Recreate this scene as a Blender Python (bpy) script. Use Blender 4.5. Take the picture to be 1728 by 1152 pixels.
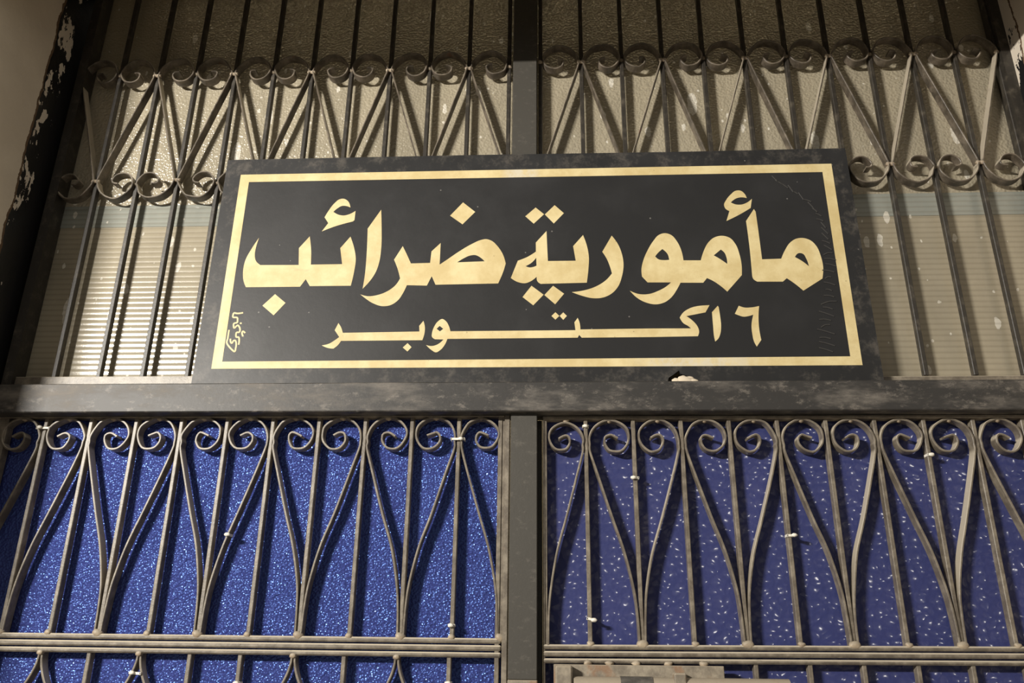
import bpy, bmesh, math, random
from mathutils import Vector, Matrix
random.seed(7)
for o in list(bpy.data.objects): bpy.data.objects.remove(o)
S = bpy.context.scene
COL = S.collection

# ---------------------------------------------------------------- camera
cam_data = bpy.data.cameras.new('camera')
cam = bpy.data.objects.new('camera', cam_data)
COL.objects.link(cam)
RIGHT = Vector((0.99872671, 0.04922341, 0.01104656))
UP = Vector((0.00726388, -0.35700393, 0.93407464))
FWD = Vector((-0.04992200, 0.93280504, 0.35690691))
cam.matrix_world = Matrix(((RIGHT.x, UP.x, -FWD.x, 0.0), (RIGHT.y, UP.y, -FWD.y, -1.65),
                           (RIGHT.z, UP.z, -FWD.z, 1.6), (0, 0, 0, 1)))
cam_data.sensor_width = 36.0
cam_data.lens = 1380.0 / 1728.0 * 36.0
cam_data.clip_start = 0.02
S.camera = cam

# ---------------------------------------------------------------- light
world = bpy.data.worlds.new('night_street')
S.world = world
world.use_nodes = True
world.node_tree.nodes['Background'].inputs[0].default_value = (1.0, 0.93, 0.83, 1)
world.node_tree.nodes['Background'].inputs[1].default_value = 0.26
ld = bpy.data.lights.new('street_tube_lamp', 'AREA')
ld.shape = 'RECTANGLE'
ld.size = 0.60
ld.size_y = 0.07
ld.energy = 235
ld.color = (1.0, 0.94, 0.85)
lamp = bpy.data.objects.new('street_tube_lamp', ld)
COL.objects.link(lamp)
LP = Vector((-2.5, -3.0, 2.86))
lamp.matrix_world = Matrix.Translation(LP) @ (Vector((0.1, 0, 2.2)) - LP).to_track_quat('-Z', 'Y').to_matrix().to_4x4()
li = bpy.data.lights.new('interior_glow_fill', 'AREA')  # added unseen fill: lights the back wall so the transom panes glow
li.shape = 'RECTANGLE'
li.size = 2.6
li.size_y = 0.4
li.energy = 24
li.color = (1.0, 0.88, 0.66)
glow_fill = bpy.data.objects.new('interior_glow_fill', li)
COL.objects.link(glow_fill)
LI = Vector((0, .55, 3.75))
glow_fill.matrix_world = Matrix.Translation(LI) @ (Vector((0, 1.6, 2.3)) - LI).to_track_quat('-Z', 'Y').to_matrix().to_4x4()
S.view_settings.view_transform = 'Standard'
S.view_settings.look = 'None'
S.view_settings.gamma = 1.0
S.view_settings.use_curve_mapping = False
S.view_settings.exposure = 0.0

# ---------------------------------------------------------------- material helpers
class NT:
    def __init__(self, name):
        self.m = bpy.data.materials.new(name)
        self.m.use_nodes = True
        self.t = self.m.node_tree
        self.b = self.t.nodes['Principled BSDF']
        self.out = self.t.nodes['Material Output']
        geo = self.t.nodes.new('ShaderNodeNewGeometry')
        self.pos = geo.outputs['Position']
        self.nor = geo.outputs['Normal']
    def n(self, kind, **kw):
        node = self.t.nodes.new('ShaderNode' + kind)
        for k, v in kw.items(): setattr(node, k, v)
        return node
    def link(self, a, b): self.t.links.new(a, b)
    def setv(self, sock, v):
        if isinstance(v, (int, float)): sock.default_value = v
        elif isinstance(v, (tuple, list)): sock.default_value = tuple(v) if len(v) == 4 or sock.type == 'VECTOR' else tuple(v) + (1,)
        else: self.link(v, sock)
    def math(self, op, a, b=0.0, c=0.0, clamp=False):
        nd = self.n('Math', operation=op, use_clamp=clamp)
        for i, v in enumerate((a, b, c)): self.setv(nd.inputs[i], v)
        return nd.outputs[0]
    def scale(self, v, s):
        nd = self.n('VectorMath', operation='MULTIPLY')
        self.setv(nd.inputs[0], v); self.setv(nd.inputs[1], s)
        return nd.outputs[0]
    def noise(self, s, detail=4.0, rough=0.6, vec=None):
        nd = self.n('TexNoise')
        nd.inputs['Scale'].default_value = s
        nd.inputs['Detail'].default_value = detail
        nd.inputs['Roughness'].default_value = rough
        self.link(vec or self.pos, nd.inputs['Vector'])
        return nd.outputs[0]
    def ramp(self, f, lo, hi):
        nd = self.n('MapRange', interpolation_type='SMOOTHSTEP')
        self.setv(nd.inputs[0], f)
        nd.inputs[1].default_value = lo; nd.inputs[2].default_value = hi
        return nd.outputs[0]
    def mix(self, f, a, b):
        nd = self.n('Mix', data_type='RGBA')
        self.setv(nd.inputs[0], f); self.setv(nd.inputs[6], a); self.setv(nd.inputs[7], b)
        return nd.outputs[2]
    def xyz(self):
        nd = self.n('SeparateXYZ'); self.link(self.pos, nd.inputs[0])
        return nd.outputs
    def voronoi(self, s, vec=None, feature='F1', smooth=None):
        nd = self.n('TexVoronoi', feature=feature)
        nd.inputs['Scale'].default_value = s
        if smooth is not None: nd.inputs['Smoothness'].default_value = smooth
        self.link(vec or self.pos, nd.inputs['Vector'])
        return nd
    def bump(self, h, strength, dist, prev=None):
        nd = self.n('Bump')
        nd.inputs['Strength'].default_value = strength
        nd.inputs['Distance'].default_value = dist
        self.link(h, nd.inputs['Height'])
        if prev is not None: self.link(prev, nd.inputs['Normal'])
        return nd.outputs[0]
    def fin(self, color=None, rough=None, normal=None, **kw):
        if color is not None: self.setv(self.b.inputs['Base Color'], color)
        if rough is not None: self.setv(self.b.inputs['Roughness'], rough)
        if normal is not None: self.link(normal, self.b.inputs['Normal'])
        for k, v in kw.items(): self.setv(self.b.inputs[k.replace('_', ' ')], v)
        return self.m

def metal(name, base, dust, rust, dust_amt, rust_amt, rough=0.5, settled=(.52, .46, .36)):
    t = NT(name)
    d = t.ramp(t.noise(38, 5, .65), .50 - dust_amt * .35, .95 - dust_amt * .35)
    r = t.ramp(t.noise(17, 4, .6, t.scale(t.pos, (1.0, 1.0, .6))), .74 - rust_amt * .3, .82 - rust_amt * .3)
    c = t.mix(d, base, dust)
    c = t.mix(t.math('MULTIPLY', r, .7), c, rust)
    # dust lies on the faces that are turned upwards
    nz = t.n('SeparateXYZ'); t.link(t.nor, nz.inputs[0])
    lie = t.math('MULTIPLY', t.ramp(nz.outputs[2], .04, .30), t.ramp(t.noise(55, 4, .6), .12, .42))
    c = t.mix(t.math('MULTIPLY', lie, .9), c, settled)
    sp = t.ramp(t.noise(160, 3, .7), .66, .74)
    c = t.mix(t.math('MULTIPLY', sp, .45), c, dust)
    nb = t.bump(t.noise(210, 4, .7), .35, .0012)
    return t.fin(c, rough, nb)

M = {}
M['upper_iron'] = metal('dark_grille_iron', (.030, .026, .021), (.14, .12, .09), (.10, .05, .03), .10, .22, .45)
M['upper_scroll'] = metal('brown_scroll_iron', (.060, .049, .036), (.20, .165, .125), (.13, .06, .035), .50, .3, .42)
M['gate_iron'] = metal('dusty_gate_iron', (.120, .100, .077), (.28, .242, .186), (.16, .09, .06), .45, .25, .40)
M['weld'] = metal('weld_bead_iron', (.26, .20, .14), (.46, .38, .27), (.27, .15, .09), .6, .4, .55, (.34, .29, .22))
M['bolt_iron'] = metal('rusty_bolt_iron', (.17, .145, .112), (.38, .33, .25), (.24, .13, .07), .5, .5, .5, (.34, .29, .22))

def black_paint(name, base, scuff, amt, rough):
    t = NT(name)
    t.b.inputs['Specular IOR Level'].default_value = .38
    a = t.ramp(t.noise(9, 6, .68, t.scale(t.pos, (.55, 1, 1.6))), .60 - amt, .86 - amt)
    s = t.ramp(t.noise(60, 6, .8, t.scale(t.pos, (.6, 1, 1))), .53, .68)
    c = t.mix(t.math('MULTIPLY', a, .55), base, scuff)
    c = t.mix(t.math('MULTIPLY', s, .4), c, scuff)
    r = t.ramp(t.noise(4.5, 3, .6), .70, .76)
    c = t.mix(t.math('MULTIPLY', r, .6), c, (.22, .13, .09))
    nb = t.bump(t.noise(120, 5, .7), .25, .001)
    return t.fin(c, t.math('ADD', t.math('MULTIPLY', a, .18), rough), nb)
M['rail_paint'] = black_paint('scuffed_black_rail_paint', (.036, .034, .032), (.27, .24, .205), .15, .48)
M['post_paint'] = black_paint('charcoal_post_paint', (.060, .056, .048), (.15, .135, .115), -.04, .46)

def board():
    t = NT('sign_black_enamel')
    x, y, z = t.xyz()
    cl = t.ramp(t.noise(6, 5, .6), .40, .80)
    c = t.mix(t.math('MULTIPLY', cl, .5), (.019, .019, .0195), (.034, .034, .035))
    spk = t.voronoi(36); 
    m = t.math('LESS_THAN', spk.outputs['Distance'], .07)
    sel = t.n('SeparateColor'); t.link(spk.outputs['Color'], sel.inputs[0])
    m = t.math('MULTIPLY', m, t.math('GREATER_THAN', sel.outputs[0], .80))
    c = t.mix(t.math('MULTIPLY', m, .5), c, (.25, .24, .22))
    # dusty scuffed margin outside the gold border
    mx = t.math('GREATER_THAN', t.math('ABSOLUTE', t.math('SUBTRACT', x, -.048)), .682)
    mz = t.math('GREATER_THAN', t.math('ABSOLUTE', t.math('SUBTRACT', z, 2.4033)), .2413)
    mar = t.math('MAXIMUM', mx, mz)
    sc = t.ramp(t.noise(26, 6, .75), .46, .74)
    c = t.mix(t.math('MULTIPLY', t.math('MULTIPLY', sc, mar), .42), c, (.17, .15, .125))
    nb = t.bump(t.noise(70, 3, .6), .12, .001)
    return t.fin(c, t.math('ADD', .43, t.math('MULTIPLY', cl, .1)), nb, Specular_IOR_Level=.34)
M['board'] = board()

def gold():
    t = NT('gold_sign_paint')
    a = t.ramp(t.noise(16, 5, .65), .34, .70)
    c = t.mix(a, (.57, .45, .215), (.70, .59, .325))
    st = t.ramp(t.noise(24, 5, .7, t.scale(t.pos, (.6, 1, 2.2))), .60, .80)
    c = t.mix(t.math('MULTIPLY', st, .45), c, (.34, .28, .17))
    x, y, z = t.xyz()
    w1 = t.math('MULTIPLY', t.ramp(t.math('ABSOLUTE', t.math('SUBTRACT', x, -.07)), .05, .02), t.math('GREATER_THAN', z, 2.6))
    w2 = t.math('MULTIPLY', t.ramp(t.math('ABSOLUTE', t.math('SUBTRACT', x, .30)), .16, .05), t.math('LESS_THAN', z, 2.19))
    w = t.math('MAXIMUM', w1, w2)
    w = t.math('MULTIPLY', w, t.ramp(t.noise(40, 4, .7), .30, .6))
    c = t.mix(t.math('MULTIPLY', w, .75), c, (.62, .58, .48))
    sp = t.ramp(t.noise(110, 3, .6), .70, .76)
    c = t.mix(t.math('MULTIPLY', sp, .55), c, (.16, .12, .06))
    return t.fin(c, .52)
M['gold'] = gold()

def plain(name, col, rough=.6, bs=120, bst=.25, var=.12):
    t = NT(name)
    c = t.mix(t.noise(bs * .3, 4, .6), tuple(v * (1 - var) for v in col), tuple(v * (1 + var) for v in col))
    return t.fin(c, rough, t.bump(t.noise(bs, 4, .6), bst, .001))
M['tie'] = plain('white_nylon', (.82, .78, .68), .4)
M['lump'] = plain('old_plaster', (.62, .53, .40), .9, 90, .6)
M['film'] = plain('black_film', (.05, .048, .046), .20)
M['dark_room'] = plain('dim_interior_paint', (.42, .37, .28), .9)
M['floor'] = plain('concrete_pavement', (.26, .24, .21), .85, 30, .5)

def reveal(name, ylim, wob, chip, top=0.0):
    """painted plaster: beige up to an irregular edge, then flaking black paint over white plaster"""
    t = NT(name)
    x, y, z = t.xyz()
    pl = t.mix(t.ramp(t.noise(5, 5, .6), .3, .7), (.60, .525, .43), (.70, .62, .51))
    edge = t.math('ADD', y, t.math('MULTIPLY', t.math('SUBTRACT', t.noise(13, 6, .62), .5), wob))
    black = t.math('GREATER_THAN', edge, ylim)
    rim = t.math('MULTIPLY', t.math('GREATER_THAN', edge, ylim - .006), t.math('LESS_THAN', edge, ylim))
    ch = t.math('ADD', t.noise(12, 5, .68, t.scale(t.pos, (1, 1.4, .62))), t.math('MULTIPLY', t.ramp(z, 2.86, 3.02), top))
    near = t.ramp(y, -.012, ylim + .045)
    chm = t.math('GREATER_THAN', t.math('ADD', ch, t.math('MULTIPLY', near, .07)), chip)
    bc = t.mix(chm, (.010, .010, .011), (.66, .59, .49))
    c = t.mix(rim, pl, (.13, .08, .045))
    c = t.mix(black, c, bc)
    h = t.math('ADD', t.math('MULTIPLY', t.noise(45, 6, .7), .35), t.math('MULTIPLY', t.math('MULTIPLY', chm, black), -.8))
    nb = t.bump(h, .55, .004)
    r = t.mix(t.math('MULTIPLY', black, t.math('SUBTRACT', 1.0, chm)), (.85, .85, .85), (.30, .30, .30))
    return t.fin(c, r, nb)
M['plaster_left'] = reveal('plaster_with_black_flaking_edge_a', -.093, .03, .665)
M['plaster_right'] = reveal('plaster_with_black_flaking_edge_b', -.050, .04, .575, .16)
M['plaster'] = plain('beige_plaster', (.55, .48, .38), .9, 60, .4)

def blue_glass(name, cell, s1, d1, s2, base, base2, rough, tint, spec, coat):
    t = NT(name)
    jit = t.n('VectorMath', operation='ADD')
    nz = t.n('TexNoise'); nz.inputs['Scale'].default_value = cell * .45; t.link(t.pos, nz.inputs['Vector'])
    w = .9 / cell
    off = t.scale(nz.outputs['Color'], (w, w, w))
    t.link(t.pos, jit.inputs[0]); t.link(off, jit.inputs[1])
    v = t.voronoi(cell, t.scale(jit.outputs[0], (1, 0, 1.15)), 'F1')
    bowl = t.math('POWER', v.outputs['Distance'], 2.0)
    v2 = t.voronoi(cell * 2.3, t.scale(jit.outputs[0], (1, 0, 1)), 'SMOOTH_F1', .5)
    soft = t.bump(v2.outputs['Distance'], s2, .25 / cell)
    nb = t.bump(bowl, s1, d1, soft)
    col = t.mix(t.noise(9, 3, .5), base, base2)
    if coat:       # smooth body seen through a dimpled clear face
        return t.fin(col, .5, soft, IOR=1.5, Transmission_Weight=.12, Specular_IOR_Level=.1,
                     Coat_Weight=1.0, Coat_Roughness=rough, Coat_IOR=1.5, Coat_Normal=nb)
    return t.fin(col, rough, nb, IOR=1.5, Transmission_Weight=.15, Specular_Tint=tint, Specular_IOR_Level=spec)
M['blue_glass_left'] = blue_glass('blue_fine_hammered_glass', 190, .8, .0030, .30, (.036, .050, .215), (.055, .068, .26), .16, (.22, .45, 1.0), 1.0, False)
M['blue_glass_right'] = blue_glass('blue_coarse_hammered_glass', 54, 1.0, .0183, .12, (.034, .044, .150), (.048, .056, .180), .32, (1, 1, 1), .5, True)

def dusty_glass(name, body, ribs, rough):
    t = NT(name)
    x, y, z = t.xyz()
    dirt = t.ramp(t.noise(5, 5, .6, t.scale(t.pos, (1.4, 1, .7))), .3, .75)
    c = t.mix(dirt, body, tuple(b * .78 for b in body))
    fine = t.ramp(t.noise(42, 5, .7), .52, .8)
    c = t.mix(t.math('MULTIPLY', fine, .22), c, (.52, .46, .36))
    # white paint spatter and short runs
    def spots(sc, zs, rad, keep, c, shift):
        vec = t.n('VectorMath', operation='ADD')
        t.link(t.scale(t.pos, (1, 0, zs)), vec.inputs[0]); vec.inputs[1].default_value = (shift, 0, shift * .7)
        wob = t.n('TexNoise'); wob.inputs['Scale'].default_value = 70; t.link(t.pos, wob.inputs['Vector'])
        add = t.n('VectorMath', operation='ADD')
        t.link(vec.outputs[0], add.inputs[0]); t.link(t.scale(wob.outputs['Color'], (.008, 0, .008)), add.inputs[1])
        v = t.voronoi(sc, add.outputs[0])
        s = t.n('SeparateColor'); t.link(v.outputs['Color'], s.inputs[0])
        on = t.math('GREATER_THAN', s.outputs[0], keep)
        r = t.math('MULTIPLY', s.outputs[1], rad)
        m = t.math('MULTIPLY', on, t.math('LESS_THAN', v.outputs['Distance'], r))
        return t.mix(t.math('MULTIPLY', m, .85), c, (.80, .76, .66)), m
    c, m1 = spots(15, .34, .20, .62, c, .3)
    c, m2 = spots(36, .45, .24, .72, c, 1.7)
    c, m3 = spots(75, .8, .22, .82, c, 3.1)
    if ribs:
        ph = t.math('MULTIPLY', z, 2 * math.pi / .0131)
        hgt = t.math('SINE', ph)
        groove = t.ramp(hgt, .1, -1.0)
        c = t.mix(t.math('MULTIPLY', groove, .24), c, (.17, .14, .09))   # grooves tinted darker, following the ribs
        nb = t.bump(hgt, .6, .00030)
        nb = t.bump(t.noise(300, 2, .6, t.scale(t.pos, (1, 1, .6))), .22, .0004, nb)
    else:
        v = t.voronoi(175, t.scale(t.pos, (1, 0, 1)), 'SMOOTH_F1', .6)
        nb = t.bump(v.outputs['Distance'], .5, .0038)
    return t.fin(c, rough, nb, Transmission_Weight=.25, IOR=1.5)
M['pane_plain'] = dusty_glass('dusty_pebbled_glass', (.45, .40, .295), False, .25)
M['pane_ribbed'] = dusty_glass('dusty_ribbed_glass', (.45, .40, .295), True, .17)
M['pane_strip'] = dusty_glass('greenish_lap_glass', (.36, .375, .33), True, .17)

# ---------------------------------------------------------------- object helpers
def wloc(o):
    v = Vector((0, 0, 0))
    while o is not None:
        v += o.location; o = o.parent
    return v
def obj(name, me, mat, parent=None, loc=(0, 0, 0), local=False, **props):
    """link a mesh as one object. Vertices are in world space unless local is set; loc is a world position."""
    if mat is not None and not me.materials: me.materials.append(mat)
    o = bpy.data.objects.new(name, me)
    COL.objects.link(o)
    base = wloc(parent)
    if parent is not None: o.parent = parent
    o.location = Vector(loc) - base
    for k, v in props.items(): o[k] = v
    return o
def thing(name, loc, label, cat, group=None, **props):
    o = bpy.data.objects.new(name, None)
    COL.objects.link(o)
    o.empty_display_size = .05
    o.location = loc
    o['label'] = label; o['category'] = cat
    if group: o['group'] = group
    for k, v in props.items(): o[k] = v
    return o
def bm_mesh(bm, name='mesh'):
    bmesh.ops.recalc_face_normals(bm, faces=bm.faces[:])
    me = bpy.data.meshes.new(name)
    bm.to_mesh(me); bm.free()
    return me
def box_bm(bm, x0, x1, y0, y1, z0, z1, slope=0.0, bevel=0.0):
    vs = [bm.verts.new((x, y, z + slope * x)) for x in (x0, x1) for y in (y0, y1) for z in (z0, z1)]
    fs = [(0, 1, 3, 2), (4, 6, 7, 5), (0, 4, 5, 1), (2, 3, 7, 6), (0, 2, 6, 4), (1, 5, 7, 3)]
    faces = [bm.faces.new([vs[i] for i in f]) for f in fs]
    if bevel:
        es = {e for f in faces for e in f.edges}
        bmesh.ops.bevel(bm, geom=list(es), offset=bevel, segments=1, affect='EDGES', profile=.5)
def box(*a, **k):
    bm = bmesh.new(); box_bm(bm, *a, **k)
    return bm_mesh(bm)
def spline(pts, step):
    """Catmull-Rom through 2D points, resampled"""
    out = []
    P = [Vector(q) for q in pts]
    n = len(P)
    for i in range(n - 1):
        a, b = P[i], P[i + 1]
        pa = P[i - 1] if i else a * 2 - b
        pb = P[i + 2] if i + 2 < n else b * 2 - a
        k = max(2, int((b - a).length / step))
        for j in range(k):
            t = j / k
            out.append(0.5 * ((2 * a) + (b - pa) * t + (2 * pa - 5 * a + 4 * b - pb) * t * t + (3 * a - pa - 3 * b + pb) * t ** 3))
    out.append(P[-1])
    return out
def strap(path, y0, y1, th, name='strap'):
    """flat iron bent along a path in the x-z plane, standing on edge from y0 to y1"""
    n = len(path); bm = bmesh.new(); rows = []
    ch = th * .22
    for i, q in enumerate(path):
        d = (path[min(i + 1, n - 1)] - path[max(i - 1, 0)])
        d = d.normalized() if d.length > 1e-9 else Vector((0, 1))
        nm = Vector((-d.y, d.x)) * th * .5
        nm2 = nm * (1 - ch / (th * .5))
        a, b = q + nm, q - nm; a2, b2 = q + nm2, q - nm2
        rows.append([bm.verts.new((p.x, y, p.y)) for p, y in ((a, y1), (a, y0 + ch), (a2, y0), (b2, y0), (b, y0 + ch), (b, y1))])
    for i in range(n - 1):
        r, s = rows[i], rows[i + 1]
        for k in range(6):
            f = bm.faces.new((r[k], r[(k + 1) % 6], s[(k + 1) % 6], s[k])); f.smooth = True
    bm.faces.new(rows[0]); bm.faces.new(rows[-1][::-1])
    bm.edges.ensure_lookup_table()
    rowset = {v: i for i, r in enumerate(rows) for v in r}
    for e in bm.edges:
        if abs(rowset[e.verts[0]] - rowset[e.verts[1]]) == 1: e.smooth = False
    return bm_mesh(bm, name)
def blob(r, sx=1, sy=1, sz=1, amt=.25, sub=2):
    bm = bmesh.new()
    bmesh.ops.create_icosphere(bm, subdivisions=sub, radius=r)
    for v in bm.verts:
        v.co *= 1 + random.uniform(-amt, amt)
        v.co.x *= sx; v.co.y *= sy; v.co.z *= sz
    for f in bm.faces: f.smooth = True
    return bm_mesh(bm, 'blob')
def flat_shape(loops, y_front, depth, name='plate'):
    """flat plate from closed outlines (x, z[, smooth flag]); inner outlines become holes"""
    cu = bpy.data.curves.new(name, 'CURVE')
    cu.dimensions = '2D'; cu.fill_mode = 'BOTH'; cu.extrude = depth / 2
    for lp in loops:
        pts = smooth_loop(lp)
        sp = cu.splines.new('POLY'); sp.points.add(len(pts) - 1); sp.use_cyclic_u = True
        for q, c in zip(sp.points, pts): q.co = (c[0], c[1], 0, 1)
    tmp = bpy.data.objects.new('tmp', cu)
    COL.objects.link(tmp)
    dg = bpy.context.evaluated_depsgraph_get(); dg.update()
    me = bpy.data.meshes.new_from_object(tmp.evaluated_get(dg))
    bpy.data.objects.remove(tmp); bpy.data.curves.remove(cu)
    yc = y_front + depth / 2
    for v in me.vertices: v.co = (v.co.x, yc - v.co.z, v.co.y)
    me.materials.clear()
    for p in me.polygons: p.use_smooth = False
    return me
def smooth_loop(lp):
    n = len(lp); out = []
    for i in range(n):
        p0 = lp[i]; p1 = lp[(i + 1) % n]
        a = Vector(p0[:2]); b = Vector(p1[:2])
        sa = len(p0) > 2; sb = len(p1) > 2
        if not sa and not sb:
            out.append(a); continue
        pr = Vector(lp[i - 1][:2]); nx = Vector(lp[(i + 2) % n][:2])
        L = (b - a).length
        def tan(u, v, w):
            l1 = (v - u).length + 1e-9; l2 = (w - v).length + 1e-9
            return ((v - u) / l1 * l2 + (w - v) / l2 * l1).normalized() * L
        ta = tan(pr, a, b) if sa else None
        tb = tan(a, b, nx) if sb else None
        if ta is None: ta = (b - a) * 1.5 - tb * .5
        if tb is None: tb = (b - a) * 1.5 - ta * .5
        for j in range(6):
            t = j / 6
            out.append(a * (2 * t ** 3 - 3 * t * t + 1) + ta * (t ** 3 - 2 * t * t + t) + b * (-2 * t ** 3 + 3 * t * t) + tb * (t ** 3 - t * t))
    return out
def ribbon(pts, w, y_front, depth):
    path = spline([q[:2] for q in pts], .0012)
    bm = bmesh.new(); n = len(path); rows = []
    for i, q in enumerate(path):
        d = (path[min(i + 1, n - 1)] - path[max(i - 1, 0)]).normalized()
        nm = Vector((-d.y, d.x)) * w * .5
        rows.append([bm.verts.new((p.x, y, p.y)) for p, y in ((q + nm, y_front + depth), (q + nm, y_front), (q - nm, y_front), (q - nm, y_front + depth))])
    for i in range(n - 1):
        for k in range(4): bm.faces.new((rows[i][k], rows[i][(k + 1) % 4], rows[i + 1][(k + 1) % 4], rows[i + 1][k]))
    bm.faces.new(rows[0]); bm.faces.new(rows[-1][::-1])
    return bm_mesh(bm, 'ribbon')
def joined(meshes):
    bm = bmesh.new()
    for me in meshes:
        bm.from_mesh(me); bpy.data.meshes.remove(me)
    me = bpy.data.meshes.new('joined'); bm.to_mesh(me); bm.free()
    return me
def cylinder_x(x0, x1, y, z, r, seg=20):
    bm = bmesh.new()
    bmesh.ops.create_cone(bm, cap_ends=True, segments=seg, radius1=r, radius2=r, depth=x1 - x0)
    bmesh.ops.rotate(bm, verts=bm.verts, cent=(0, 0, 0), matrix=Matrix.Rotation(math.pi / 2, 3, 'Y'))
    bmesh.ops.translate(bm, verts=bm.verts, vec=((x0 + x1) / 2, y, z))
    for f in bm.faces: f.smooth = len(f.verts) == 4
    for e in bm.edges:
        if any(len(f.verts) > 4 for f in e.link_faces): e.smooth = False
    return bm_mesh(bm)

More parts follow.
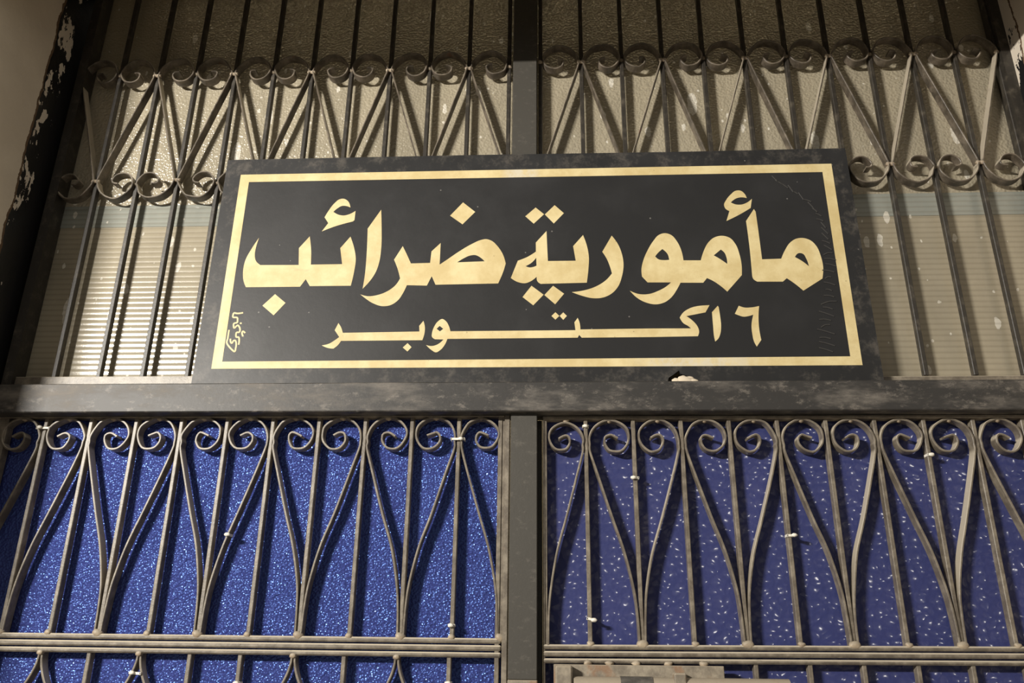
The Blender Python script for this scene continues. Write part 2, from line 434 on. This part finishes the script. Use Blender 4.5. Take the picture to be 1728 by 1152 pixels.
# ---------------- lettering outlines in metres (x, z, optional smooth flag)
GLYPHS = [
 ('letter',[[(-0.6645,2.4763),(-0.6685,2.4523,1),(-0.669,2.4337,1),(-0.6642,2.4174,1),(-0.653,2.4073),(-0.566,2.4064),(-0.5698,2.4486),(-0.5481,2.478),(-0.5417,2.4458,1),(-0.5384,2.4069),(-0.4677,2.4071),(-0.4754,2.4472),(-0.4546,2.4759),(-0.4438,2.4467,1),(-0.4382,2.4212,1),(-0.4392,2.3892,1),(-0.4439,2.354),(-0.5356,2.3542),(-0.5463,2.3712),(-0.5572,2.3529),(-0.6791,2.3532),(-0.6863,2.3684,1),(-0.6904,2.3901,1),(-0.6888,2.42,1),(-0.6786,2.4478,1)]]),
 ('hamza',[[(-0.5216,2.4902),(-0.5087,2.5114),(-0.5187,2.5266),(-0.5115,2.5422,1),(-0.4975,2.5647,1),(-0.4885,2.5729,1),(-0.4789,2.5744,1),(-0.4687,2.5686,1),(-0.4608,2.551),(-0.4697,2.5548,1),(-0.4816,2.5552,1),(-0.4907,2.5495,1),(-0.4996,2.5405),(-0.4882,2.5333,1),(-0.4751,2.5305,1),(-0.4615,2.5338,1),(-0.4483,2.542),(-0.4489,2.518),(-0.4525,2.5147),(-0.494,2.5021,1)]]),
 ('letter',[[(-0.3894,2.544),(-0.3851,2.4965,1),(-0.3825,2.4472,1),(-0.3844,2.4123,1),(-0.39,2.3884,1),(-0.4006,2.3674,1),(-0.417,2.3462),(-0.4146,2.3781,1),(-0.4142,2.4207,1),(-0.4151,2.4559,1),(-0.4169,2.4957)]]),
 ('letter',[[(-0.4212,2.333),(-0.4049,2.3284,1),(-0.3835,2.3307,1),(-0.358,2.3421,1),(-0.3433,2.3557,1),(-0.3354,2.3706),(-0.342,2.3931,1),(-0.3517,2.4166),(-0.3341,2.4501),(-0.3236,2.4289,1),(-0.3134,2.4068),(-0.2705,2.4075),(-0.2687,2.4361),(-0.249,2.4567),(-0.2491,2.403),(-0.2323,2.4156,1),(-0.2065,2.4353,1),(-0.1781,2.4537,1),(-0.159,2.4629,1),(-0.147,2.4649,1),(-0.1348,2.4604,1),(-0.1213,2.4467,1),(-0.1096,2.4272,1),(-0.1026,2.404),(-0.1071,2.3861,1),(-0.1185,2.3557),(-0.2561,2.3542),(-0.2654,2.375),(-0.2751,2.3523),(-0.3193,2.3539),(-0.3266,2.3353,1),(-0.3374,2.3173,1),(-0.3522,2.3067,1),(-0.3698,2.3043,1),(-0.3917,2.3115,1),(-0.4092,2.3233,1)],[(-0.2104,2.4081),(-0.1963,2.4177,1),(-0.1845,2.4237,1),(-0.1701,2.4254,1),(-0.1579,2.4185,1),(-0.1493,2.4099)]]),
 ('letter_dot',[[(-0.2021,2.5598),(-0.1736,2.5346),(-0.2015,2.5032),(-0.2305,2.5259)]]),
 ('letter_dot',[[(-0.6113,2.3356),(-0.5855,2.3143),(-0.6086,2.2849),(-0.6363,2.3082)]]),
 ('letter',[[(-0.0909,2.3684),(-0.076,2.4103),(-0.0526,2.4206,1),(-0.0361,2.4322),(-0.0363,2.4547),(-0.0124,2.4833),(-0.0112,2.448,1),(-0.0096,2.4086),(0.0514,2.4085),(0.0463,2.4446),(0.0687,2.4719),(0.0763,2.4467,1),(0.0804,2.4162,1),(0.079,2.3911,1),(0.0746,2.3552),(-0.0255,2.3535),(-0.0322,2.359,1),(-0.0344,2.3707),(-0.0457,2.3611,1),(-0.0591,2.3556,1),(-0.0749,2.3583,1)],[(-0.0587,2.3967),(-0.0458,2.4048,1),(-0.0354,2.417),(-0.0347,2.3976),(-0.0412,2.3947,1),(-0.0503,2.3936,1)]]),
 ('letter_dot',[[(-0.0368,2.5435),(-0.0178,2.526),(-0.041,2.5022),(-0.06,2.5214)]]),
 ('letter_dot',[[(0.0062,2.5489),(0.0268,2.5279),(0.004,2.502),(-0.016,2.5254)]]),
 ('letter_dot',[[(-0.0456,2.3493),(-0.0193,2.3277),(-0.0417,2.3029),(-0.065,2.3226)]]),
 ('letter_dot',[[(0.0013,2.3487),(0.025,2.3296),(0.0055,2.3048),(-0.0177,2.3269)]]),
 ('letter',[[(0.0417,2.3331),(0.068,2.3369,1),(0.0949,2.3464,1),(0.1175,2.3621,1),(0.1296,2.3768),(0.1252,2.3955,1),(0.1191,2.4131,1),(0.1101,2.4297),(0.1321,2.4694),(0.145,2.4482,1),(0.1531,2.4227,1),(0.1555,2.3976,1),(0.1512,2.3703,1),(0.1414,2.3446,1),(0.1276,2.329,1),(0.1096,2.3199,1),(0.0875,2.3182,1),(0.0633,2.3243,1)]]),
 ('letter',[[(0.1668,2.3348),(0.1859,2.3269,1),(0.2067,2.3267,1),(0.2278,2.3341,1),(0.2433,2.3428,1),(0.256,2.3537),(0.2057,2.3543),(0.1943,2.3684),(0.1939,2.3861,1),(0.1988,2.407,1),(0.2107,2.4345,1),(0.2236,2.4557,1),(0.2361,2.4697,1),(0.2494,2.4736,1),(0.2633,2.4685,1),(0.2742,2.4536,1),(0.2823,2.4322,1),(0.2859,2.4063),(0.3232,2.4058),(0.3313,2.4288,1),(0.3422,2.4486,1),(0.3572,2.4617,1),(0.374,2.4652,1),(0.39,2.4599,1),(0.4015,2.4437,1),(0.4076,2.4198,1),(0.41,2.3937,1),(0.4083,2.3691),(0.3742,2.3306),(0.3598,2.3453,1),(0.3468,2.3557,1),(0.3335,2.3631),(0.3247,2.3521),(0.2762,2.3527),(0.2672,2.3362,1),(0.2546,2.3185,1),(0.2402,2.3073,1),(0.2216,2.3025,1),(0.2011,2.3065,1),(0.1831,2.3168,1)],[(0.2418,2.4346),(0.2314,2.425,1),(0.2251,2.4166),(0.2318,2.4097,1),(0.2434,2.4074,1),(0.2551,2.408),(0.2524,2.422,1)],[(0.3685,2.4315),(0.352,2.4175),(0.3648,2.4086,1),(0.3796,2.3962),(0.3791,2.4124,1),(0.3754,2.4242,1)]]),
 ('letter',[[(0.4292,2.5013),(0.449,2.5311),(0.4523,2.5243),(0.4535,2.4837,1),(0.455,2.4064),(0.4961,2.4075),(0.506,2.4275,1),(0.5195,2.4465,1),(0.5331,2.4554,1),(0.5481,2.4571,1),(0.5641,2.4506,1),(0.575,2.4361,1),(0.5807,2.4146,1),(0.5829,2.3864,1),(0.5781,2.359),(0.5347,2.331),(0.5209,2.3454,1),(0.503,2.3607),(0.4939,2.3527),(0.4401,2.3533),(0.4324,2.3592,1),(0.4303,2.3709),(0.4309,2.4334,1)],[(0.5257,2.4111),(0.5355,2.4205,1),(0.5437,2.4187,1),(0.5496,2.4068,1),(0.5531,2.3884),(0.5415,2.3998,1)]]),
 ('hamza',[[(0.3864,2.502),(0.3949,2.527),(0.3878,2.5321,1),(0.3844,2.5429,1),(0.3901,2.5553,1),(0.4022,2.5702,1),(0.4126,2.5784,1),(0.4235,2.5787,1),(0.4325,2.5697,1),(0.4359,2.5595),(0.4242,2.5615,1),(0.4132,2.5592,1),(0.3998,2.5489),(0.4097,2.5437,1),(0.4226,2.543,1),(0.436,2.5482,1),(0.4472,2.5573),(0.4422,2.5339),(0.4138,2.5163,1)]]),
 ('letter',[[(-0.4956,2.214),(-0.4801,2.2176,1),(-0.4691,2.2247,1),(-0.4591,2.2328),(-0.4703,2.2488),(-0.4636,2.2654),(-0.4566,2.2545,1),(-0.4522,2.2425),(-0.2859,2.2442),(-0.2871,2.2572),(-0.2784,2.2689),(-0.2747,2.255,1),(-0.2747,2.2406,1),(-0.2785,2.2242),(-0.4545,2.224),(-0.4595,2.2154,1),(-0.4694,2.2063),(-0.4811,2.2078,1)]]),
 ('letter_dot',[[(-0.31,2.2177),(-0.3009,2.2085),(-0.3093,2.1987),(-0.3198,2.2078)]]),
 ('letter',[[(-0.27,2.2131),(-0.2584,2.2107,1),(-0.2459,2.2141,1),(-0.2331,2.2255),(-0.2515,2.2261),(-0.2584,2.2322,1),(-0.2587,2.2384,1),(-0.2546,2.2548,1),(-0.2469,2.2673,1),(-0.2379,2.2728,1),(-0.2299,2.2679,1),(-0.2229,2.2565,1),(-0.2191,2.2442),(0.0481,2.2444),(0.0462,2.2625),(0.0534,2.2728),(0.0575,2.2603,1),(0.0586,2.246),(0.2094,2.2469),(0.2917,2.2464),(0.2854,2.2523,1),(0.2767,2.2581,1),(0.2694,2.2713),(0.2783,2.2837,1),(0.2861,2.2895,1),(0.3341,2.2993),(0.3244,2.2828),(0.2837,2.2746),(0.298,2.2619,1),(0.3056,2.2504,1),(0.308,2.2397,1),(0.3048,2.2286),(0.2085,2.2275),(0.061,2.2272),(0.0558,2.2337),(0.0526,2.2273),(-0.193,2.2268),(-0.2248,2.2268),(-0.2299,2.2136,1),(-0.2389,2.2016,1),(-0.2481,2.1964,1),(-0.2579,2.2017,1)],[(-0.2427,2.2568),(-0.2347,2.2501),(-0.2416,2.244),(-0.249,2.2502)]]),
 ('letter_dot',[[(0.0059,2.2862),(0.0142,2.2776),(0.0057,2.269),(-0.0026,2.2777)]]),
 ('letter_dot',[[(0.0227,2.2858),(0.0304,2.2774),(0.0225,2.2684),(0.015,2.2776)]]),
 ('letter',[[(0.3513,2.2978),(0.3531,2.2946),(0.3546,2.2714,1),(0.3549,2.2533,1),(0.3512,2.2321,1),(0.347,2.2232,1),(0.3398,2.2164),(0.3384,2.2273,1),(0.3381,2.2534,1),(0.3381,2.2831)]]),
 ('numeral',[[(0.3955,2.2974),(0.4062,2.2933,1),(0.4198,2.2931,1),(0.4382,2.2963),(0.4358,2.2822,1),(0.4338,2.2624,1),(0.4335,2.2395,1),(0.4353,2.2192),(0.4247,2.2044),(0.4207,2.2137,1),(0.418,2.2331,1),(0.4183,2.2527,1),(0.424,2.2765),(0.4135,2.2733,1),(0.4028,2.2722,1),(0.3941,2.2751,1),(0.3858,2.279)]]),
]
SIGNATURE = [[(-0.6772,2.2916),(-0.6889,2.2901),(-0.6973,2.2913),(-0.6989,2.2875),(-0.6981,2.2814),(-0.6891,2.2802),(-0.6872,2.2731),(-0.6876,2.2685),(-0.694,2.2668),(-0.6947,2.2623),(-0.692,2.2557),(-0.6857,2.2622),(-0.6804,2.2567),(-0.6788,2.2502),(-0.68,2.2459),(-0.686,2.2448),(-0.6852,2.2351),(-0.6794,2.234),(-0.6774,2.2265),(-0.6773,2.2168)],
 [(-0.6974,2.2309),(-0.6958,2.2234),(-0.6924,2.2207),(-0.6896,2.2266),(-0.6855,2.226),(-0.683,2.219),(-0.6827,2.2094),(-0.6852,2.2015),(-0.7029,2.2192),(-0.7033,2.2331),(-0.7032,2.2515)],
 [(-0.6664,2.2441),(-0.672,2.248),(-0.6735,2.2437),(-0.6705,2.2361)],
 [(-0.6812,2.267),(-0.6771,2.2667)]]
BORDER = [[(-0.7287,2.6435),(0.6329,2.6451),(0.635,2.1622),(-0.7297,2.1623)],[(-0.7068,2.6233),(0.6105,2.6237),(0.6129,2.1815),(-0.708,2.1783)]]

# ================================================================ the setting
XL, XR = -1.2, 1.1           # doorway between the plaster reveals
WF = -.31                    # outer wall face
def struct(name, me, mat, **k): return obj(name, me, mat, kind='structure', **k)
bw = bmesh.new(); box_bm(bw, -2.6, XL, WF, .16, 0, 3.9)
for v in bw.verts:                      # the left reveal is splayed a little towards the street
    if v.co.x > -2 and v.co.y < 0: v.co.x -= .032
struct('wall_left', bm_mesh(bw), M['plaster_left'])
struct('wall_right', box(XR, 2.5, WF, .16, 0, 3.9), M['plaster_right'])
struct('top_shade_plate', box(XL - .04, XR, WF, WF + .02, 2.953, 3.9), M['plaster'])  # thin unseen plate, added so its lower edge shades the transom top
struct('trim_1', box(XL, XR, WF + .02, .16, 3.36, 3.9), M['plaster'])
struct('wall_back', box(-2.6, 2.5, 1.6, 1.7, 0, 3.9), M['dark_room'])
struct('wall_inner_left', box(-2.6, -2.5, .16, 1.6, 0, 3.9), M['dark_room'])
struct('wall_inner_right', box(2.4, 2.5, .16, 1.6, 0, 3.9), M['dark_room'])
struct('ceiling', box(-2.6, 2.5, .16, 1.7, 3.9, 4.0), M['dark_room'])
struct('floor', box(-5, 5, -6, 1.7, -.1, 0), M['floor'])

# ================================================================ fixed frame with the transom window
PANE_U = .0295
win = struct('window_1', box(XL, XL + .022, -.012, .05, 2.135, 3.36), M['upper_iron'])
obj('jamb', box(XR - .022, XR, -.012, .05, 2.135, 3.36), M['upper_iron'], win)
obj('mullion', box(-.0925, -.0345, -.0165, .05, 2.135, 3.36, bevel=.0015), M['post_paint'], win)
obj('transom_rail', box(XL, XR, -.040, .034, 2.064, 2.127, bevel=.002), M['rail_paint'], win)
obj('sill_strip', box(XL + .022, -.0945, -.002, .024, 2.127, 2.156, bevel=.001), M['gate_iron'], win)
obj('sill_strip', box(-.0325, XR - .022, -.002, .024, 2.127, 2.1475, bevel=.001), M['gate_iron'], win)
for x0, x1 in ((XL + .022, -.0925), (-.0345, XR - .022)):
    obj('glass_pane', box(x0, x1, PANE_U, PANE_U + .006, 2.60, 3.36), M['pane_plain'], win, label='dusty pebbled upper pane')
    obj('glass_pane', box(x0, x1, PANE_U + .001, PANE_U + .007, 2.135, 2.542), M['pane_ribbed'], win, label='dusty ribbed lower pane')
    obj('glass_pane', box(x0, x1, PANE_U - .0005, PANE_U + .0055, 2.542, 2.60), M['pane_strip'], win, label='greenish lap strip between the panes')

# ================================================================ transom grilles
BAY = .0990
TOP_SCROLL = [(.58, .07), (.48, .06), (.43, -.01), (.47, -.13), (.60, -.22), (.76, -.20), (.88, -.11), (.94, .04),
              (.92, .18), (.82, .35), (.66, .455), (.49, .468), (.29, .39), (.13, .21), (.055, .02)]
def jig(pts, a):
    return [(u + random.uniform(-a, a), v + random.uniform(-a, a)) for u, v in pts]
def transom_path(xk, w, zk, zb):
    """xk: bar carrying the knot; w: signed bay width towards the other bar"""
    a = abs(w)
    top = jig(TOP_SCROLL, .012)
    P = [(xk + u * w, zk + v * a) for u, v in top]
    x1, z1 = xk + .075 * w, zk - .14 * a
    x2, z2 = xk + .925 * w, zb + .14 * a
    for t in (0, .33, .67, 1): P.append((x1 + (x2 - x1) * t, z1 + (z2 - z1) * t))
    bot = jig(TOP_SCROLL, .014)[::-1]
    P += [(xk + (1 - u) * w, zb - v * a) for u, v in bot]
    return spline(P, .004)
def transom_grille(label, bars, knots, x_base, zk, zb):
    g = thing('window_grille', (x_base, 0, 2.15), label, 'window grille', 'iron grilles over the transom window')
    bar_me = box(-.0048, .0048, .0005, .0150, 2.150, 3.36, bevel=.0012)
    bar_me.materials.append(M['upper_iron'])
    for x in bars:
        o = obj('straight_bar', bar_me, None, g, (x + random.uniform(-.0008, .0008), 0, 0))
    bead = blob(.0062, 1.1, .7, .9)
    bead.materials.append(M['weld'])
    for i in range(len(bars) - 1):
        a, b = bars[i], bars[i + 1]
        xk, w = (a, b - a) if i in knots else (b, a - b)
        obj('scroll_strap', strap(transom_path(xk, w, zk, zb), -.0085, .0140, .0036), M['upper_scroll'], g)
        obj('weld_bead', bead, None, g, (xk + .045 * w, -.004, zk - .002))
        obj('weld_bead', bead, None, g, (xk + .955 * w, -.004, zb + .002))
        obj('weld_bead', bead, None, g, (xk + w, .001, zk + .004))
        obj('weld_bead', bead, None, g, (xk, .001, zb - .006))
    return g
LB = [-1.094 + .0990 * k for k in range(-1, 10)] + [-.103]
RB = [-.0255] + [.0745 + .1002 * k for k in range(11)]
transom_grille('dark iron scroll grille over the transom glass left of the mullion', LB, {0, 2, 4, 6, 8, 10}, -1.19, 2.9575, 2.6470)
transom_grille('dark iron scroll grille over the transom glass right of the mullion', RB, {1, 3, 5, 7, 9, 11}, -.0255, 2.9690, 2.6560)

# ================================================================ the two gate leaves
LOW_SCROLL = [(.66, .08), (.54, .14), (.46, .15), (.40, .09), (.395, -.04), (.49, -.17), (.637, -.206), (.75, -.165), (.86, -.04),
              (.90, .124), (.85, .29), (.70, .42), (.49, .48), (.266, .404), (.137, .256), (.07, .07), (.075, -.06)]
LOW_TAIL = [(.085, -.20), (.225, -.67), (.49, -1.50), (.72, -2.18), (.875, -2.86), (.925, -3.34), (.945, -3.88)]
def low_path(xk, w, zk, zend):
    a = abs(w)
    P = [(xk + u * w, zk + v * a) for u, v in jig(LOW_SCROLL, .010)]
    s = (zk - zend) / (3.88 * a)
    P += [(xk + u * w, zk + v * a * s) for u, v in jig(LOW_TAIL, .006)]
    return spline(P, .004)
def lyre_path(x, w, z):
    P = [(.03, 0), (.035, -.14), (.09, -.36), (.24, -.66), (.60, -1.15), (.82, -1.75), (.90, -2.3), (.86, -2.75), (.70, -3.05),
         (.48, -3.08), (.33, -2.92), (.33, -2.70), (.46, -2.58), (.60, -2.66)]
    return spline([(x + u * w, z + v * abs(w)) for u, v in P], .005)
GLASS = .0258
YB0, YB1 = .0005, .0185      # gate bars front and back
def gate(label, x_hinge, bars, knots, zk, z_top, z_rod, x0, x1, stiles, tier2, pairs, rod_slope, glass):
    g = thing('metal_gate', (x_hinge, 0, .04), label, 'gate', 'double steel gate under the transom rail')
    for a, b in stiles: obj('stile', box(a, b, -.002, .020, .05, z_top[0], bevel=.001), M['gate_iron'], g)
    if len(z_top) == 2:
        obj('top_rail', box(x0, x1, -.004, .020, z_top[1], z_top[0], bevel=.0015), M['gate_iron'], g)
    else:
        obj('top_rail', box(x0, x1, -.002, .020, z_top[1], z_top[0], bevel=.001, slope=.001), M['gate_iron'], g)
        obj('top_rail', box(x0, x1, -.006, .020, z_top[2], z_top[1] - .0008, bevel=.0012, slope=.001), M['gate_iron'], g)
    for za, zb in z_rod:
        obj('cross_rod', box(x0, x1, -.005, .012, zb, za, slope=rod_slope, bevel=.0028), M['gate_iron'], g)
    zr = z_rod[0][0]
    bar_me = box(-.0041, .0041, YB0, YB1, zr - .004, z_top[-1] + .003, bevel=.0012)
    bar_me.materials.append(M['gate_iron'])
    for x in bars:
        o = obj('straight_bar', bar_me, None, g, (x, 0, 0))
    weld = blob(.0085, 1.25, .7, .9, .22); weld.materials.append(M['weld'])
    small = blob(.0062, 1.1, .7, .9, .25); small.materials.append(M['weld'])
    for i in range(len(bars) - 1):
        a, b = bars[i], bars[i + 1]
        xk, w = (a, b - a) if i in knots else (b, a - b)
        obj('scroll_strap', strap(low_path(xk, w, zk, zr + rod_slope * xk - .002), -.0035, .0185, .0042), M['gate_iron'], g)
        obj('weld_bead', small, None, g, (xk + .49 * w, .002, z_top[-1] - .001))
    for i, x in enumerate(bars):
        if -.05 < x < 0: continue
        obj('weld_bead', small if i in knots else weld, None, g, (x, -.002, zr + .001 + rod_slope * x))
    # second tier under the rods
    zl = z_rod[-1][1]
    bar2 = box(-.0041, .0041, YB0, YB1, .95, zl + .004, bevel=.0012); bar2.materials.append(M['gate_iron'])
    for x in tier2: obj('straight_bar', bar2, None, g, (x, 0, 0))
    for x in pairs:
        for w in (-BAY, BAY):
            obj('scroll_strap', strap(lyre_path(x, w, zl + .002 + rod_slope * x), -.0015, .0185, .0042), M['gate_iron'], g)
        obj('weld_bead', small, None, g, (x, -.002, zl - .001 + rod_slope * x))
    obj('lock_rail', box(x0, x1, -.004, .016, .91, .96, bevel=.002), M['rail_paint'], g)
    obj('kick_panel', box(x0, x1, .004, .016, .08, .91, bevel=.002), M['post_paint'], g)
    obj('bottom_rail', box(x0, x1, -.004, .016, .05, .09, bevel=.002), M['rail_paint'], g)
    obj('glass_pane', box(x0, x1, GLASS, GLASS + .006, .96, z_top[0]), M[glass], g, label='blue hammered glass pane')
    return g
A = [-.989 + .0990 * k for k in range(-2, 9)]
LEFT = gate('left leaf of the rusty scroll gate with blue glass and a charcoal meeting post', XL, A + [-.1045], {2, 4, 6, 8, 10}, 2.0145,
            (2.0740, 2.0620), ((1.6275, 1.6180), (1.6152, 1.6050), (1.6022, 1.5930)), XL + .004, -.1015,
            ((XL + .004, XL + .03), (-.1145, -.1060)), (-1.10, -.901, -.702, -.603, -.402, -.2005), (-.996, -.800, -.499, -.300), -.001, 'blue_glass_left')
obj('stile', box(-.1010, -.0905, -.006, .020, .05, 2.066, bevel=.001), M['gate_iron'], LEFT)
obj('meeting_post', box(-.0878, -.0336, -.020, .020, 1.556, 2.070, bevel=.0012), M['post_paint'], LEFT, label='charcoal painted meeting post')
obj('gap_light_stop', box(-.0600, -.0242, .0205, .0250, .05, 2.060), M['post_paint'], LEFT)  # added strip behind the gap, stops interior light leaking through
obj('lock_plate', box(-.0885, -.0330, -.023, .020, .05, 1.5555, bevel=.0015), M['bolt_iron'], LEFT, label='rust brown lower plate')
Cx = [.0667 + .0979 * k for k in range(-1, 11)]
Cx[0] = -.0180
RIGHT = gate('right leaf of the rusty scroll gate with blue glass and a slide bolt', XR, Cx, {1, 3, 5, 7, 9, 11}, 2.0085,
             (2.0675, 2.0625, 2.0560), ((1.6180, 1.6092), (1.6065, 1.5968), (1.5935, 1.5850)), -.0225, XR - .004,
             ((-.0225, -.0185), (XR - .03, XR - .004)), (.372, .471, .569, .667, .765, .862, .96), (), .006, 'blue_glass_right')
for i, x in enumerate((.06, .10, .15, .21, .275)):
    obj('weld_bead', blob(.006, 1.3, .6, .8, .3), M['weld'], RIGHT, (x, -.006, 1.5865))
bolt = obj('slide_bolt', box(-.003, .309, -.020, -.004, 1.500, 1.5835, bevel=.001), M['bolt_iron'], RIGHT, label='rusty slide bolt on its back plate')
obj('bracket', box(.000, .031, -.048, -.012, 1.500, 1.5815, bevel=.003), M['bolt_iron'], bolt)
obj('bracket', box(.2135, .2365, -.050, -.012, 1.500, 1.5715, bevel=.003), M['bolt_iron'], bolt)
obj('bolt_rod', cylinder_x(.033, .42, -.032, 1.545, .0185), M['bolt_iron'], bolt)
obj('bolt_sleeve', cylinder_x(.118, .176, -.032, 1.545, .0197), M['rail_paint'], bolt)

# ================================================================ the sign
SF = -.0300
sign = thing('sign_board', (-.049, -.025, 2.1275), 'black board with gold lettering and gold border standing on the transom rail', 'sign')
outline = [(-.7685, 2.1275), (.236, 2.1275), (.2385, 2.1370), (.250, 2.1450), (.2605, 2.1530), (.264, 2.1455), (.276, 2.1415), (.290, 2.135), (.302, 2.1275),
           (.6735, 2.1275), (.6720, 2.30), (.6690, 2.686), (.3, 2.6845), (-.2, 2.6862), (-.7655, 2.6850)]
obj('board', flat_shape([outline], SF, .010), M['board'], sign)
obj('border', flat_shape([[q[:2] for q in l] for l in BORDER], SF - .0004, .0006), M['gold'], sign, label='gold painted border')
for nm, loops in GLYPHS:
    obj(nm, flat_shape(loops, SF - .0004, .0006), M['gold'], sign)
sig = joined([ribbon(q, .0036, SF - .0004, .0006) for q in SIGNATURE])
obj('signature', sig, M['gold'], sign, label='small gold handwritten signature')
bm_w = []
arc = [(.500, 2.606), (.545, 2.570), (.583, 2.525), (.597, 2.459), (.597, 2.39), (.584, 2.317), (.572, 2.25), (.566, 2.195)]
for i, q in enumerate(spline(arc, .0125)):
    L = random.uniform(.006, .013) if q.y > 2.33 else random.uniform(.010, .020); an = random.uniform(-.5, .35) + (-.75 if q.y > 2.42 else 0)
    dx, dz = math.cos(an) * L, math.sin(an) * L
    off = random.uniform(-.003, .003)
    path = spline([(q.x + off - dx, q.y - dz), (q.x + off, q.y + .002), (q.x + off + dx, q.y + dz * .6)], .003)
    bm_w.append(strap(path, SF - .0016, SF + .001, .0024))
wr = obj('film_wrinkles', joined(bm_w), M['film'], sign)
wr['kind'] = 'stuff'; wr['label'] = 'wrinkled black film'

# ================================================================ small things
lumps = []
for dx, dz, r in ((0, 0, .0165), (-.013, -.001, .0120), (.016, -.002, .0125), (-.004, .0065, .0085), (.010, .006, .0075), (.024, -.005, .0085)):
    q = blob(r, 1.25, .45, .72, .14, 2)
    for v in q.vertices: v.co.x += dx; v.co.z += dz
    lumps.append(q)
lm = joined(lumps)
obj('plaster_lump', lm, M['lump'], None, (.271, -.0300, 2.1290),
    label='lump of old plaster in the broken lower edge of the sign', category='plaster lump')
def tie(x, z, y, half, tail, tilt, label):
    bm = bmesh.new()
    w = half
    box_bm(bm, -w - .0022, w + .0022, -.0022, -.0002, -.0024, .0024, bevel=.0006)
    box_bm(bm, -w - .0022, -w, -.0022, .0145, -.0024, .0024)
    box_bm(bm, w, w + .0022, -.0022, .0145, -.0024, .0024)
    bmesh.ops.rotate(bm, verts=bm.verts, cent=(0, 0, 0), matrix=Matrix.Rotation(tilt, 3, 'Y'))
    band = bm_mesh(bm, 'tie_band')
    t = obj('cable_tie', band, M['tie'], None, (x, y, z), label=label, category='cable tie', group='white cable ties left on the grille bars')
    head = blob(.0052, 1.15, .8, .75, .12)
    obj('tie_head', head, M['tie'], t, (x + tail[0], y - .004 + tail[2], z + tail[1]))
    return t
tie(-.656, 1.818, -.004, .0028, (0, 0, 0), .1, 'white cable tie on a slanting gate strap left of the middle of the left leaf')
tie(-.198, 1.650, .0000, .0043, (-.001, 0, 0), 0, 'white cable tie just above the cross rods, near the right edge of the left leaf')
tie(-.198, 2.0145, -.004, .0125, (.006, 0, 0), 0, 'wide white cable tie binding two scrolls to a bar near the meeting post')
tie(-1.089, 2.0400, -.003, .0125, (-.006, .001, 0), 0, 'pale cable tie binding two scrolls at the far left end of the gate')
tie(.0672, 1.664, .0000, .0043, (.007, -.002, -.004), .2, 'white cable tie with a long head just above the cross rods of the right leaf')
tie(.1650, 1.935, .0000, .0043, (-.005, 0, 0), .1, 'white cable tie on the second bar of the right leaf, below its scrolls')
tie(.0662, 2.0420, .0000, .0043, (0, 0, 0), 0, 'pale cable tie near the top of the first bar of the right leaf')
tie(.4595, 1.822, .0000, .0043, (.006, 0, -.004), 0, 'white cable tie halfway down a bar in the middle of the right leaf')
tie(.7535, 1.982, .0000, .0043, (0, 0, 0), 0, 'white cable tie under the scrolls near the right end of the gate')
tie(-.800, 1.558, -.003, .0085, (-.006, .001, 0), .05, 'white cable tie on a strap pair below the rods of the left leaf')
tie(-.2005, 1.548, .0000, .0043, (0, 0, 0), 0, 'white cable tie on a bar below the rods beside the meeting post')
tie(-.603, 1.543, .0000, .0043, (0, 0, 0), 0, 'white cable tie at the bottom edge under the left leaf rods')
